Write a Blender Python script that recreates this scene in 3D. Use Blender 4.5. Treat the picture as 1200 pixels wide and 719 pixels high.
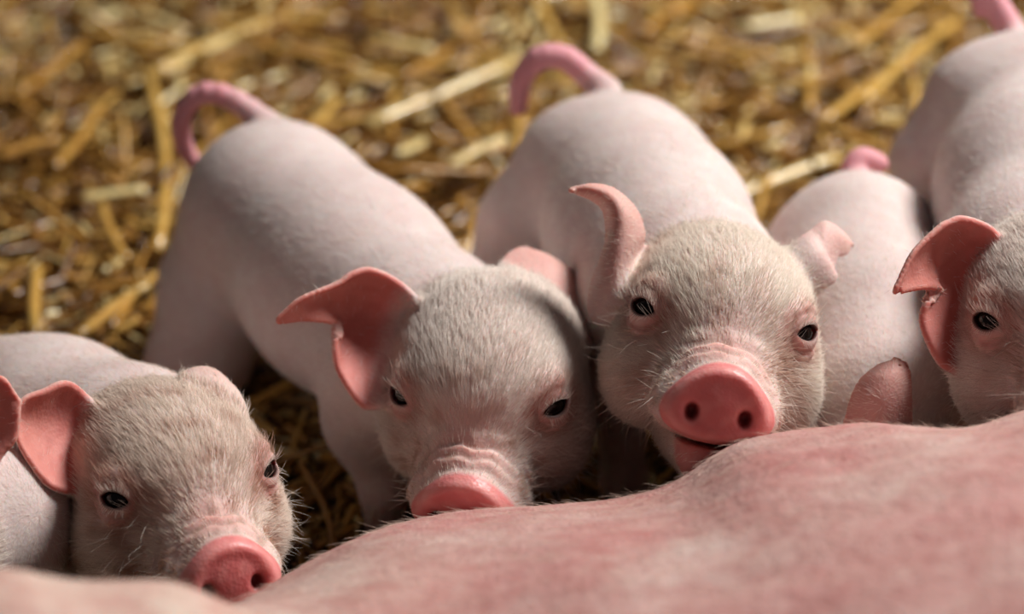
import bpy, math, random
import numpy as np
from mathutils import Vector, Matrix

for _o in list(bpy.data.objects):
    bpy.data.objects.remove(_o, do_unlink=True)
SC = bpy.context.scene
COL = SC.collection

# ---------------------------------------------------------------- camera
cam_d = bpy.data.cameras.new('camera')
cam = bpy.data.objects.new('camera', cam_d)
COL.objects.link(cam)
cam.location = (0.0, -0.952628, 0.715)
cam.rotation_euler = (math.radians(60), 0, 0)
cam_d.lens = 85
cam_d.sensor_width = 36
cam_d.clip_start = 0.05
cam_d.dof.use_dof = True
cam_d.dof.focus_distance = 1.062
cam_d.dof.aperture_fstop = 3.8
SC.camera = cam

# ---------------------------------------------------------------- world and lamps
w = bpy.data.worlds.new('barn_air')
SC.world = w
w.use_nodes = True
w.node_tree.nodes['Background'].inputs[0].default_value = (0.95, 0.93, 1.0, 1)
w.node_tree.nodes['Background'].inputs[1].default_value = 0.05

def area(name, loc, target, size, power, col):
    d = bpy.data.lights.new(name, 'AREA')
    d.shape = 'RECTANGLE'
    d.size, d.size_y = size
    d.energy = power
    d.color = col
    o = bpy.data.objects.new(name, d)
    COL.objects.link(o)
    o.location = loc
    o.rotation_euler = (Vector(target) - Vector(loc)).to_track_quat('-Z', 'Y').to_euler()
    return o
area('barn_window_light', (1.5, 0.75, 2.0), (0, 0.1, 0.1), (0.75, 0.75), 108, (1.0, 0.97, 0.93))
SC.view_settings.view_transform = 'Standard'
SC.view_settings.look = 'None'
SC.view_settings.gamma = 1
SC.view_settings.use_curve_mapping = False
SC.view_settings.exposure = 0.0

# ---------------------------------------------------------------- layout, world millimetres
PIGLETS = {'left_face': {'head': [-149.6, -60.0, 109.1],
               'rot': [[-0.8997, 0.4307, -0.0716], [-0.4316, -0.8525, 0.2949], [0.066, 0.2962, 0.9528]],
               'scale': 0.93,
               'spine': [[-179.3, -12.0, 86.6, 44], [-223.9, 32.0, 71.1, 47], [-280.1, 75.0, 53.3, 47]],
               'ears': [[[[-190.6, -41.8, 140.7], [-193.3, -49.6, 123.1], [-191.2, -72.7, 115.0]],
                         [[-197.5, -47.0, 151.5], [-202.4, -51.8, 131.3], [-200.9, -78.1, 121.8]],
                         [[-205.4, -55.5, 152.9], [-209.5, -57.6, 137.3], [-208.7, -75.1, 131.0]],
                         [[-212.4, -62.1, 153.5], [-214.7, -62.4, 144.9], [-214.6, -69.9, 140.0]],
                         [[-216.7, -69.2, 149.2], [-216.7, -69.2, 149.2], [-216.7, -69.2, 149.2]]],
                        [[[-143.7, -29.9, 141.3], [-134.2, -30.8, 139.6], [-122.1, -39.8, 134.0]],
                         [[-147.8, -19.0, 140.0], [-137.6, -17.0, 139.7], [-124.8, -27.5, 135.3]],
                         [[-143.4, -10.9, 138.2], [-137.4, -9.4, 136.8], [-131.5, -14.7, 135.5]],
                         [[-137.1, -7.1, 132.7], [-137.1, -7.1, 132.7], [-137.1, -7.1, 132.7]]]],
               'tail': [[-326.5, 110.0, 55.4, 5], [-343.0, 120.0, 64.8, 4.5], [-352.7, 125.0, 51.3, 3.5]],
               'res': 1.1,
               'grime': 0.7,
               'outer': [(0.6, 0.34, 0.31), (0.66, 0.5, 0.45)]},
 'second': {'head': [-11.5, 2.0, 123.8],
            'rot': [[-0.9879, -0.1551, -0.009], [0.1551, -0.9879, 0.0056], [-0.0098, 0.0041, 0.9999]],
            'scale': 0.95,
            'spine': [[-41.7, 60.0, 103.6, 48], [-83.0, 125.0, 105.2, 51], [-125.3, 190.0, 111.9, 51]],
            'ears': [[[[-47.7, 25.6, 154.6], [-54.0, 20.6, 132.1], [-59.9, -6.8, 118.6]], [[-57.4, 25.2, 164.0], [-68.2, 25.3, 136.2], [-69.1, -5.5, 118.7]],
                      [[-67.0, 22.8, 169.8], [-76.6, 24.2, 146.2], [-79.2, 5.4, 129.6]], [[-73.9, 18.5, 170.4], [-80.6, 21.4, 151.5], [-82.0, 10.9, 139.3]],
                      [[-80.3, 14.1, 168.8], [-84.9, 17.8, 159.1], [-82.1, 18.0, 147.5]], [[-95.3, 3.5, 166.4], [-94.9, 5.4, 161.7], [-93.3, 7.1, 156.6]],
                      [[-104.9, -2.3, 160.3], [-104.9, -2.3, 160.3], [-104.9, -2.3, 160.3]]],
                     [[[2.0, 37.2, 154.9], [16.1, 31.2, 144.4], [27.2, 15.9, 127.9]], [[-2.4, 58.9, 154.3], [20.4, 52.0, 146.5], [35.7, 33.6, 126.6]],
                      [[8.3, 74.4, 153.3], [22.7, 70.7, 146.8], [36.6, 57.3, 135.5]], [[28.3, 78.2, 139.8], [28.3, 78.2, 139.8], [28.3, 78.2, 139.8]]]],
            'tail': [[-126.7, 225.0, 143.9, 7.5], [-140.5, 234.0, 151.3, 6.6], [-155.2, 238.0, 159.6, 5.6], [-169.3, 240.0, 159.7, 5.4], [-178.8, 240.0, 148.5, 5.2],
                     [-180.8, 240.0, 134.0, 4.8], [-176.9, 240.0, 121.5, 4.3], [-172.2, 240.0, 114.7, 3.6]],
            'res': 1.0,
            'haunch': [[-133.4, 192.0, 109.3, 34], [-157.8, 185.0, 71.2, 31], [-170.0, 172.0, 30.6, 28]]},
 'third': {'head': [94.4, 0.0, 154.4],
           'rot': [[-0.9877, -0.0164, 0.1556], [0.0782, -0.9129, 0.4006], [0.1355, 0.4079, 0.9029]],
           'scale': 0.975,
           'spine': [[82.3, 60.0, 137.2, 46], [69.4, 130.0, 132.3, 49], [58.4, 200.0, 125.7, 49]],
           'ears': [[[[57.3, 29.3, 175.2], [48.5, 5.0, 173.1], [39.2, 6.9, 156.3]], [[59.0, 29.9, 186.2], [48.4, 11.1, 189.7], [38.1, 16.3, 166.7]],
                     [[55.6, 30.8, 197.7], [49.2, 17.3, 200.4], [44.3, 24.4, 184.7]], [[46.8, 30.6, 207.5], [45.0, 23.5, 207.2], [43.5, 29.9, 198.2]],
                     [[37.0, 29.3, 211.2], [36.9, 26.6, 210.4], [37.8, 29.5, 205.4]], [[28.4, 28.7, 210.2], [28.4, 28.7, 210.2], [28.4, 28.7, 210.2]]],
                    [[[134.3, 31.4, 180.8], [139.5, 23.2, 178.6], [146.4, 20.0, 169.1]], [[140.7, 37.1, 182.7], [143.3, 29.2, 178.9], [147.1, 27.0, 171.1]],
                     [[146.4, 42.6, 184.3], [147.5, 36.7, 182.0], [150.0, 33.6, 174.7]], [[153.5, 45.5, 179.1], [154.6, 41.2, 177.8], [155.4, 38.8, 173.6]],
                     [[158.7, 45.7, 173.5], [158.7, 45.7, 173.5], [158.7, 45.7, 173.5]]]],
           'tail': [[51.7, 238.0, 163.2, 7], [41.6, 243.0, 168.4, 6.5], [28.6, 246.0, 178.2, 6.4], [14.8, 246.0, 178.2, 6.2], [5.6, 246.0, 166.1, 5.8],
                    [3.3, 246.0, 149.2, 5]],
           'res': 1.0,
           'outer': [(0.64, 0.38, 0.34), (0.68, 0.47, 0.44)],
           'haunch': [[34.7, 205.0, 130.8, 34], [10.1, 195.0, 102.5, 27], [0.9, 190.0, 75.3, 24]]},
 'between': {'head': [175.5, -45.0, 77.3],
             'rot': [[-1.0, 0.0, 0.0], [0.0, -0.9659, -0.2588], [0.0, -0.2588, 0.9659]],
             'scale': 0.8,
             'spine': [[176.8, 20.0, 96.9, 42], [177.0, 75.0, 106.9, 44], [177.4, 135.0, 117.1, 44]],
             'ears': [[[[149.1, -47.4, 117.1], [161.2, -55.0, 119.9], [176.6, -47.4, 117.1]], [[151.7, -44.2, 138.6], [162.7, -51.4, 142.3], [175.6, -43.7, 139.6]],
                       [[156.0, -40.2, 149.5], [165.7, -45.0, 153.4], [175.3, -40.2, 149.5]], [[163.6, -36.8, 155.4], [168.6, -38.2, 157.1], [174.2, -36.8, 155.4]],
                       [[170.4, -35.3, 158.1], [170.4, -35.3, 158.1], [170.4, -35.3, 158.1]]],
                      [[[189.1, -27.1, 108.4], [195.7, -25.7, 102.8], [200.8, -31.9, 99.9]], [[196.0, -19.1, 110.2], [202.3, -19.4, 105.7], [207.4, -25.7, 102.8]],
                       [[206.6, -15.7, 108.0], [206.6, -15.7, 108.0], [206.6, -15.7, 108.0]]]],
             'tail': [[182.5, 172.0, 140.0, 6.5], [178.5, 178.0, 144.4, 6], [183.1, 182.0, 149.4, 5.5], [192.3, 182.0, 146.4, 5]],
             'res': 1.5},
 'right': {'head': [246.4, -25.0, 174.0],
           'rot': [[-0.9921, -0.0906, -0.0868], [0.0558, -0.9384, 0.341], [-0.1123, 0.3335, 0.936]],
           'scale': 1.0,
           'spine': [[252.6, 50.0, 150.0, 48], [268.9, 130.0, 151.8, 52], [285.2, 215.0, 151.3, 54]],
           'ears': [[[[217.8, -6.0, 196.8], [210.8, -10.4, 175.2], [200.1, -35.1, 156.6]], [[210.3, -6.1, 206.8], [202.4, -7.6, 180.2], [190.9, -36.7, 159.8]],
                     [[198.6, -9.3, 213.2], [193.4, -9.3, 191.2], [183.7, -29.1, 172.9]], [[192.0, -12.7, 213.3], [188.7, -12.9, 195.0], [184.2, -23.3, 180.9]],
                     [[185.9, -16.8, 212.1], [185.0, -14.9, 199.5], [188.7, -18.0, 186.1]], [[175.1, -27.1, 206.3], [175.8, -26.4, 199.5], [180.2, -26.0, 192.3]],
                     [[167.4, -37.5, 196.3], [167.4, -37.5, 196.3], [167.4, -37.5, 196.3]]],
                    [[[258.9, -10.8, 188.6], [268.3, -14.3, 168.6], [269.1, -36.0, 154.9]], [[269.1, -11.4, 197.6], [279.3, -12.2, 176.2], [275.9, -34.8, 163.0]],
                     [[278.9, -18.5, 197.2], [282.9, -17.2, 183.5], [281.6, -29.1, 172.9]], [[289.1, -29.5, 186.2], [289.1, -29.5, 186.2], [289.1, -29.5, 186.2]]]],
           'tail': [[274.5, 262.0, 182.7, 7.5], [268.7, 266.0, 191.0, 7], [262.6, 270.0, 199.3, 7], [254.6, 270.0, 209.3, 6], [255.8, 270.0, 196.8, 5]],
           'res': 1.2,
           'haunch': [[255.0, 220.0, 156.4, 38], [232.9, 210.0, 130.8, 28], [228.6, 200.0, 99.8, 21]]},
 'edge': {'head': [-272.6, -105.0, 123.9],
          'rot': [[-0.9063, -0.366, -0.2113], [0.366, -0.9297, 0.0406], [-0.2113, -0.0406, 0.9766]],
          'scale': 0.9,
          'spine': [[-240.8, -68.0, 95.3, 43], [-297.2, -25.0, 76.3, 43], [-359.7, 20.0, 56.8, 43]],
          'ears': [[[[-234.4, -86.5, 156.0], [-230.3, -86.9, 143.2], [-225.3, -97.4, 137.1]], [[-225.7, -77.5, 167.5], [-222.7, -78.8, 153.2], [-218.5, -90.3, 145.4]],
                    [[-218.5, -74.8, 172.2], [-214.5, -78.6, 161.7], [-212.6, -86.6, 151.7]], [[-211.2, -77.6, 163.3], [-211.2, -77.6, 163.3], [-211.2, -77.6, 163.3]]],
                   [[[-290.7, -86.5, 156.0], [-297.9, -86.9, 143.2], [-301.6, -97.4, 137.1]], [[-300.4, -81.2, 161.2], [-307.6, -81.6, 148.5], [-309.5, -92.1, 142.3]],
                    [[-314.5, -83.1, 153.8], [-314.5, -83.1, 153.8], [-314.5, -83.1, 153.8]]]],
          'tail': [[-409.8, 50.0, 57.8, 5], [-421.9, 55.0, 69.7, 4.5], [-429.2, 58.0, 57.7, 3.5]],
          'res': 1.5}}
SOW_STATIONS = [[-281.9, -349.7, 48.0, 60, 40], [-217.4, -434.6, 72.7, 160, 70], [-171.3, -476.1, 73.6, 240, 100], [-146.3, -437.9, 61.7, 260, 115], [-127.9, -401.4, 47.7, 270, 125],
 [-118.1, -377.9, 37.1, 270, 130], [-107.2, -360.2, 32.4, 270, 133], [-92.3, -348.4, 30.1, 275, 135], [-76.8, -339.1, 28.9, 280, 138], [-62.5, -328.9, 29.1, 280, 140],
 [-47.9, -323.1, 31.2, 280, 140], [-29.5, -318.4, 31.6, 280, 142], [0.0, -321.9, 31.3, 285, 145], [29.4, -326.5, 33.8, 290, 146], [53.3, -324.8, 35.4, 290, 148],
 [69.7, -323.0, 37.5, 290, 150], [78.7, -318.9, 40.6, 290, 152], [85.9, -314.4, 45.1, 290, 154], [95.0, -310.9, 48.2, 290, 155], [109.3, -309.5, 51.5, 290, 156],
 [130.9, -307.7, 53.0, 290, 158], [148.6, -308.2, 54.1, 290, 160], [173.2, -312.1, 57.1, 290, 160], [190.2, -316.0, 60.5, 290, 160], [200.3, -317.6, 64.0, 290, 160],
 [214.1, -316.8, 68.2, 290, 160], [249.5, -310.9, 72.4, 290, 162], [321.7, -303.0, 71.7, 290, 165], [429.8, -296.0, 71.1, 280, 160], [538.8, -285.0, 73.4, 240, 130],
 [616.0, -271.6, 82.2, 160, 80], [634.3, -225.7, 84.5, 60, 40]]
NAMED_STRAWS = [([-248.0, 560.6, 22.0], [-155.5, 682.5, 22.0], 4.2, 0.85, 'long golden straw stalk running up right from above the first curly tail'),
 ([-251.0, 566.2, 22.0], [-211.2, 308.1, 22.0], 3.6, 0.8, 'long golden straw stalk hanging straight down left of the first curly tail'),
 ([-96.4, 480.2, 22.0], [0.0, 569.0, 22.0], 5.0, 0.9, 'thick glossy yellow straw stalk pointing at the second curly tail'),
 ([58.6, 685.7, 22.0], [58.2, 588.9, 22.0], 4.6, 1.0, "short bright straw piece standing upright above the third piglet's rump"),
 ([161.2, 645.2, 22.0], [205.9, 663.7, 22.0], 4.2, 1.0, 'short shiny pale straw piece lying level near the top edge, right of centre'),
 ([208.1, 621.1, 22.0], [196.6, 495.7, 22.0], 3.4, 0.7, 'upright tan straw stalk in the bedding at upper right'),
 ([199.4, 470.0, 22.0], [290.0, 603.4, 22.0], 3.8, 0.75, "long tan straw stalk slanting up right toward the rightmost piglet's rump"),
 ([232.3, 500.9, 22.0], [316.6, 639.2, 22.0], 4.0, 0.8, "pale gold straw stalk slanting beside the rightmost piglet's back"),
 ([131.4, 380.7, 22.0], [210.7, 437.6, 22.0], 4.6, 0.9, 'glossy gold straw stalk lying just left of the small pink tail stub'),
 ([13.9, 708.2, 22.0], [35.9, 606.4, 22.0], 3.6, 0.8, 'golden straw stalk slanting down from the top edge, above the second curly tail'),
 ([-38.9, 415.8, 22.0], [-4.4, 454.9, 22.0], 3.4, 0.95, 'pale straw piece lying between the two curly tailed rumps'),
 ([-196.8, 277.1, 22.0], [-186.4, 414.6, 22.0], 3.4, 0.7, "tan straw stalk leaning against the second piglet's left hind leg"),
 ([-246.0, 207.2, 22.0], [-196.4, 312.3, 22.0], 3.4, 0.7, "tan straw stalk slanting down left beside the second piglet's hind leg"),
 ([-278.7, 287.3, 22.0], [-266.7, 210.9, 22.0], 3.6, 0.75, 'upright yellow straw stalk near the left edge, above the white piglet back'),
 ([-264.6, 371.5, 22.0], [-226.8, 380.7, 22.0], 3.8, 1.0, "pale shiny straw chip lying level at the left, below the curly tail's height"),
 ([-95.7, 603.4, 22.0], [-54.6, 588.9, 22.0], 4.2, 0.95, 'short shiny straw chip lying level near the top, left of centre'),
 ([-317.8, 685.7, 22.0], [-278.6, 673.1, 22.0], 4.2, 1.0, 'short pale straw chip near the top left corner'),
 ([-24.5, 651.4, 22.0], [-75.7, 552.2, 22.0], 3.4, 0.6, 'brownish straw stalk slanting above the thick yellow one'),
 ([91.6, 618.2, 22.0], [132.3, 688.9, 22.0], 3.6, 0.6, 'brown gold straw stalk slanting up to the top edge right of centre'),
 ([237.7, 591.8, 22.0], [300.9, 698.5, 22.0], 3.4, 0.7, 'gold straw stalk reaching the top edge near the right'),
 ([125.7, 516.8, 22.0], [175.8, 533.0, 22.0], 3.6, 0.65, "tan straw stalk lying level behind the third piglet's back"),
 ([148.1, 454.9, 22.0], [160.2, 519.5, 22.0], 3.2, 0.9, "short pale straw leaning upright behind the third piglet's back"),
 ([-332.4, 522.2, 22.0], [-301.8, 606.4, 22.0], 3.4, 0.6, 'brown straw stalk slanting up right at the upper left'),
 ([-326.1, 425.4, 22.0], [-291.6, 447.4, 22.0], 3.6, 0.6, 'brown straw stalk touching the left edge in the upper half'),
 ([-117.7, 524.9, 22.0], [-148.8, 449.9, 22.0], 3.2, 0.8, "thin gold straw lying behind the second piglet's rump"),
 ([-179.6, 606.4, 22.0], [-106.0, 574.6, 22.0], 3.6, 0.7, "tan straw stalk lying level right of the first curly tail's top"),
 ([-274.3, 508.9, 22.0], [-288.6, 408.7, 22.0], 3.4, 0.65, 'tan straw slanting down left, left of the long hanging stalk'),
 ([-225.3, 285.2, 22.0], [-251.6, 362.5, 22.0], 3.0, 0.7, "thin tan straw crossing left of the second piglet's hind leg"),
 ([168.1, 577.5, 22.0], [119.8, 606.4, 22.0], 3.6, 0.7, 'gold brown straw lying below the shiny pale piece'),
 ([-45.8, 522.2, 22.0], [-22.0, 444.9, 22.0], 3.2, 0.6, 'brown straw crossing under the thick glossy yellow stalk')]
SOW_LEG = [[-60.4, -237.3, 54.0, 70], [-135.0, -290.8, 161.3, 48], [-175.8, -299.5, 186.2, 38], [-225.3, -289.0, 184.5, 30]]


# ---------------------------------------------------------------- materials
def new_mat(name):
    m = bpy.data.materials.new(name)
    m.use_nodes = True
    nt = m.node_tree
    return m, nt, nt.nodes, nt.links, nt.nodes['Principled BSDF']

def skin_material(name, sss, scale, bump, mott=1.0):
    m, nt, N, L, b = new_mat(name)
    at = N.new('ShaderNodeAttribute'); at.attribute_name = 'tint'
    wet = N.new('ShaderNodeAttribute'); wet.attribute_name = 'wet'
    thin = N.new('ShaderNodeAttribute'); thin.attribute_name = 'hairy'
    co = N.new('ShaderNodeTexCoord')
    n1 = N.new('ShaderNodeTexNoise'); n1.inputs['Scale'].default_value = 95; n1.inputs['Detail'].default_value = 6
    n2 = N.new('ShaderNodeTexNoise'); n2.inputs['Scale'].default_value = 28; n2.inputs['Detail'].default_value = 4
    L.new(co.outputs['Object'], n1.inputs['Vector']); L.new(co.outputs['Object'], n2.inputs['Vector'])
    r = N.new('ShaderNodeMapRange'); r.inputs[1].default_value = .3; r.inputs[2].default_value = .75
    r.inputs[3].default_value = 1 + .07 * mott; r.inputs[4].default_value = 1 - .10 * mott
    L.new(n1.outputs['Fac'], r.inputs[0])
    r2 = N.new('ShaderNodeMapRange'); r2.inputs[1].default_value = .35; r2.inputs[2].default_value = .7
    r2.inputs[3].default_value = 1 - .07 * mott; r2.inputs[4].default_value = 1 + .05 * mott
    L.new(n2.outputs['Fac'], r2.inputs[0])
    mu = N.new('ShaderNodeMath'); mu.operation = 'MULTIPLY'
    L.new(r.outputs[0], mu.inputs[0]); L.new(r2.outputs[0], mu.inputs[1])
    cb = N.new('ShaderNodeCombineColor')
    pw = N.new('ShaderNodeMath'); pw.operation = 'POWER'; pw.inputs[1].default_value = .45
    L.new(mu.outputs[0], pw.inputs[0])
    L.new(pw.outputs[0], cb.inputs[0]); L.new(mu.outputs[0], cb.inputs[1]); L.new(mu.outputs[0], cb.inputs[2])
    mx = N.new('ShaderNodeMix'); mx.data_type = 'RGBA'; mx.blend_type = 'MULTIPLY'; mx.inputs[0].default_value = 1
    L.new(at.outputs['Color'], mx.inputs[6]); L.new(cb.outputs[0], mx.inputs[7])
    L.new(mx.outputs[2], b.inputs['Base Color'])
    rr = N.new('ShaderNodeMapRange'); rr.inputs[3].default_value = .62; rr.inputs[4].default_value = .2
    L.new(wet.outputs['Fac'], rr.inputs[0]); L.new(rr.outputs[0], b.inputs['Roughness'])
    b.inputs['Specular IOR Level'].default_value = .4
    b.inputs['Subsurface Weight'].default_value = sss
    b.inputs['Subsurface Radius'].default_value = (1, .35, .22)
    b.inputs['Subsurface Scale'].default_value = scale
    v = N.new('ShaderNodeTexVoronoi'); v.inputs['Scale'].default_value = 620
    n3 = N.new('ShaderNodeTexNoise'); n3.inputs['Scale'].default_value = 210; n3.inputs['Detail'].default_value = 5
    L.new(co.outputs['Object'], v.inputs['Vector']); L.new(co.outputs['Object'], n3.inputs['Vector'])
    ad = N.new('ShaderNodeMath'); ad.operation = 'MULTIPLY_ADD'; ad.inputs[1].default_value = .4
    L.new(v.outputs['Distance'], ad.inputs[0]); L.new(n3.outputs['Fac'], ad.inputs[2])
    bp = N.new('ShaderNodeBump'); bp.inputs['Strength'].default_value = bump; bp.inputs['Distance'].default_value = .0009
    L.new(ad.outputs[0], bp.inputs['Height']); L.new(bp.outputs[0], b.inputs['Normal'])
    return m

def plain(name, col, rough, sub=0, spec=.5, coat=0):
    m, nt, N, L, b = new_mat(name)
    n = N.new('ShaderNodeTexNoise'); n.inputs['Scale'].default_value = 120
    c = N.new('ShaderNodeTexCoord'); L.new(c.outputs['Object'], n.inputs['Vector'])
    rp = N.new('ShaderNodeValToRGB')
    rp.color_ramp.elements[0].color = (*[x * .75 for x in col], 1); rp.color_ramp.elements[1].color = (*[min(1, x * 1.2) for x in col], 1)
    L.new(n.outputs['Fac'], rp.inputs[0]); L.new(rp.outputs[0], b.inputs['Base Color'])
    b.inputs['Roughness'].default_value = rough
    b.inputs['Specular IOR Level'].default_value = spec
    b.inputs['Coat Weight'].default_value = coat
    return m

def hair_material(name, col, transl, tinted=False):
    m, nt, N, L, b = new_mat(name)
    b.inputs['Base Color'].default_value = (*col, 1)
    b.inputs['Roughness'].default_value = .45
    b.inputs['Specular IOR Level'].default_value = .35
    t = N.new('ShaderNodeBsdfTranslucent'); t.inputs[0].default_value = (*col, 1)
    if tinted:
        at = N.new('ShaderNodeAttribute'); at.attribute_name = 'tint'
        mm = N.new('ShaderNodeMix'); mm.data_type = 'RGBA'; mm.blend_type = 'MULTIPLY'; mm.inputs[0].default_value = 1
        mm.inputs[6].default_value = (*col, 1); L.new(at.outputs['Color'], mm.inputs[7])
        L.new(mm.outputs[2], b.inputs['Base Color']); L.new(mm.outputs[2], t.inputs[0])
    mx = N.new('ShaderNodeMixShader'); mx.inputs[0].default_value = transl
    L.new(b.outputs[0], mx.inputs[1]); L.new(t.outputs[0], mx.inputs[2])
    L.new(mx.outputs[0], N['Material Output'].inputs[0])
    return m

def straw_material():
    m, nt, N, L, b = new_mat('straw')
    at = N.new('ShaderNodeAttribute'); at.attribute_name = 'tone'
    co = N.new('ShaderNodeTexCoord')
    n = N.new('ShaderNodeTexNoise'); n.inputs['Scale'].default_value = 60; n.inputs['Detail'].default_value = 4
    L.new(co.outputs['Object'], n.inputs['Vector'])
    mr = N.new('ShaderNodeMapRange'); mr.inputs[3].default_value = -.2; mr.inputs[4].default_value = .2
    L.new(n.outputs['Fac'], mr.inputs[0])
    ad = N.new('ShaderNodeMath'); L.new(at.outputs['Fac'], ad.inputs[0]); L.new(mr.outputs[0], ad.inputs[1])
    rp = N.new('ShaderNodeValToRGB'); cr = rp.color_ramp
    cr.elements[0].position = 0; cr.elements[0].color = (.07, .026, .006, 1)
    cr.elements[1].position = 1; cr.elements[1].color = (.85, .70, .34, 1)
    for p, c in ((.3, (.26, .11, .022)), (.6, (.50, .25, .05)), (.82, (.70, .42, .10))):
        e = cr.elements.new(p); e.color = (*c, 1)
    L.new(ad.outputs[0], rp.inputs[0]); L.new(rp.outputs[0], b.inputs['Base Color'])
    b.inputs['Roughness'].default_value = .24
    b.inputs['Specular IOR Level'].default_value = .9
    t = N.new('ShaderNodeBsdfTranslucent'); L.new(rp.outputs[0], t.inputs[0])
    mx = N.new('ShaderNodeMixShader'); mx.inputs[0].default_value = .15
    L.new(b.outputs[0], mx.inputs[1]); L.new(t.outputs[0], mx.inputs[2])
    L.new(mx.outputs[0], N['Material Output'].inputs[0])
    return m

M_SKIN = skin_material('piglet_skin', .55, .006, .35)
M_SOW = skin_material('sow_skin', .25, .004, 1.0, 2.5)
M_EYE = plain('dark_eye', (.008, .006, .005), .05, spec=.3, coat=0)
M_HOOF = plain('hoof_horn', (.35, .25, .2), .5)
M_COAT = hair_material('pale_coat', (.94, .87, .81), .4, True)
M_FUR = hair_material('pale_fur', (.88, .82, .74), .35)
FURS = {'left_face': hair_material('tan_fur', (.90, .79, .70), .4, True), 'third': hair_material('cream_fur', (.94, .87, .78), .4, True)}
M_SOWHAIR = hair_material('sow_bristle', (.75, .6, .5), .35)
M_STRAW = straw_material()

# ---------------------------------------------------------------- signed distance tools (millimetres)
f32 = np.float32
def A(*v): return np.array(v, dtype=f32)
def smin(a, b, k):
    h = np.maximum(k - np.abs(a - b), 0) / k
    return np.minimum(a, b) - h * h * k * .25
def smax(a, b, k): return -smin(-a, -b, k)
def ell(p, c, r):
    q = p - A(*c); r = A(*r)
    k0 = np.sqrt((q / r * q / r).sum(1)); k1 = np.sqrt(((q / (r * r)) ** 2).sum(1)) + 1e-6
    return k0 * (k0 - 1) / k1
def cone(p, a, b, ra, rb):
    a = A(*a); b = A(*b); ba = b - a
    h = np.clip(((p - a) @ ba) / (ba @ ba), 0, 1)
    q = p - a - h[:, None] * ba
    return np.sqrt((q * q).sum(1)) - (ra + (rb - ra) * h)
def unit(v):
    v = np.asarray(v, dtype=np.float64); return v / np.linalg.norm(v)

def surface_net(fn, lo, hi, h, block=4):
    """sparse sampled surface nets: returns verts, quads"""
    lo = np.array(lo, float); n = (np.ceil((np.array(hi) - lo) / (h * block)).astype(int) + 1) * block
    nb = n // block
    g = [lo[i] + (np.arange(nb[i]) + .5) * h * block for i in range(3)]
    P = np.stack(np.meshgrid(*g, indexing='ij'), -1).reshape(-1, 3).astype(f32)
    d = evalc(fn, P).reshape(nb)
    near = np.abs(d) < h * block * 1.25 + 2.0
    G = np.repeat(np.repeat(np.repeat(d, block, 0), block, 1), block, 2).astype(f32)
    bi = np.argwhere(near)
    o = np.stack(np.meshgrid(*[np.arange(block)] * 3, indexing='ij'), -1).reshape(-1, 3)
    idx = (bi[:, None, :] * block + o[None]).reshape(-1, 3)
    pts = (lo + idx * h).astype(f32)
    G[idx[:, 0], idx[:, 1], idx[:, 2]] = evalc(fn, pts)
    S = G < 0
    c = np.zeros(np.array(G.shape) - 1, np.int8)
    for a in (0, 1):
        for b in (0, 1):
            for e in (0, 1):
                c += S[a:S.shape[0] - 1 + a, b:S.shape[1] - 1 + b, e:S.shape[2] - 1 + e]
    act = np.argwhere((c > 0) & (c < 8))
    acc = np.zeros((len(act), 3)); cnt = np.zeros(len(act))
    offs = [(a, b, e) for a in (0, 1) for b in (0, 1) for e in (0, 1)]
    vals = {of: G[act[:, 0] + of[0], act[:, 1] + of[1], act[:, 2] + of[2]].astype(np.float64) for of in offs}
    for of in offs:
        for ax in range(3):
            if of[ax] == 0:
                o2 = list(of); o2[ax] = 1; o2 = tuple(o2)
                v0, v1 = vals[of], vals[o2]
                m = (v0 < 0) != (v1 < 0)
                t = np.where(m, v0 / np.where(m, v0 - v1, 1), 0)
                pos = np.array(of, float)[None] + np.zeros((len(act), 3)); pos[:, ax] = t
                acc[m] += pos[m]; cnt[m] += 1
    V = lo + (act + acc / cnt[:, None]) * h
    im = np.full(c.shape, -1, np.int32); im[act[:, 0], act[:, 1], act[:, 2]] = np.arange(len(act))
    Q = []
    for ax in range(3):
        sl0 = [slice(1, -1)] * 3; sl1 = [slice(1, -1)] * 3
        sl0[ax] = slice(0, -1); sl1[ax] = slice(1, None)
        s0 = S[tuple(sl0)]; s1 = S[tuple(sl1)]
        e = np.argwhere(s0 != s1)
        if not len(e): continue
        flip = s0[e[:, 0], e[:, 1], e[:, 2]]
        e = e + 1; e[:, ax] -= 1
        b1, b2 = (ax + 1) % 3, (ax + 2) % 3
        def cell(d1, d2):
            k = e.copy(); k[:, b1] -= d1; k[:, b2] -= d2
            return im[k[:, 0], k[:, 1], k[:, 2]]
        q = np.stack([cell(1, 1), cell(0, 1), cell(0, 0), cell(1, 0)], 1)
        q = np.where(flip[:, None], q, q[:, ::-1])
        Q.append(q[(q >= 0).all(1)])
    return V, np.concatenate(Q)

def evalc(fn, P, ch=60000):
    out = np.empty(len(P), f32)
    for i in range(0, len(P), ch): out[i:i + ch] = fn(P[i:i + ch])
    return out
def grad(fn, V, e=.6):
    V = V.astype(f32)
    ks = [A(1, -1, -1), A(-1, -1, 1), A(-1, 1, -1), A(1, 1, 1)]
    g = sum(k[None] * evalc(fn, V + e * k)[:, None] for k in ks)
    return g / (4 * e)
def refine(fn, V):
    g = grad(fn, V); d = evalc(fn, V.astype(f32))
    n2 = (g * g).sum(1)
    V = V - np.clip(d / np.maximum(n2, .2), -1.0, 1.0)[:, None] * g
    return V, g / np.maximum(np.linalg.norm(g, axis=1), 1e-6)[:, None]

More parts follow.
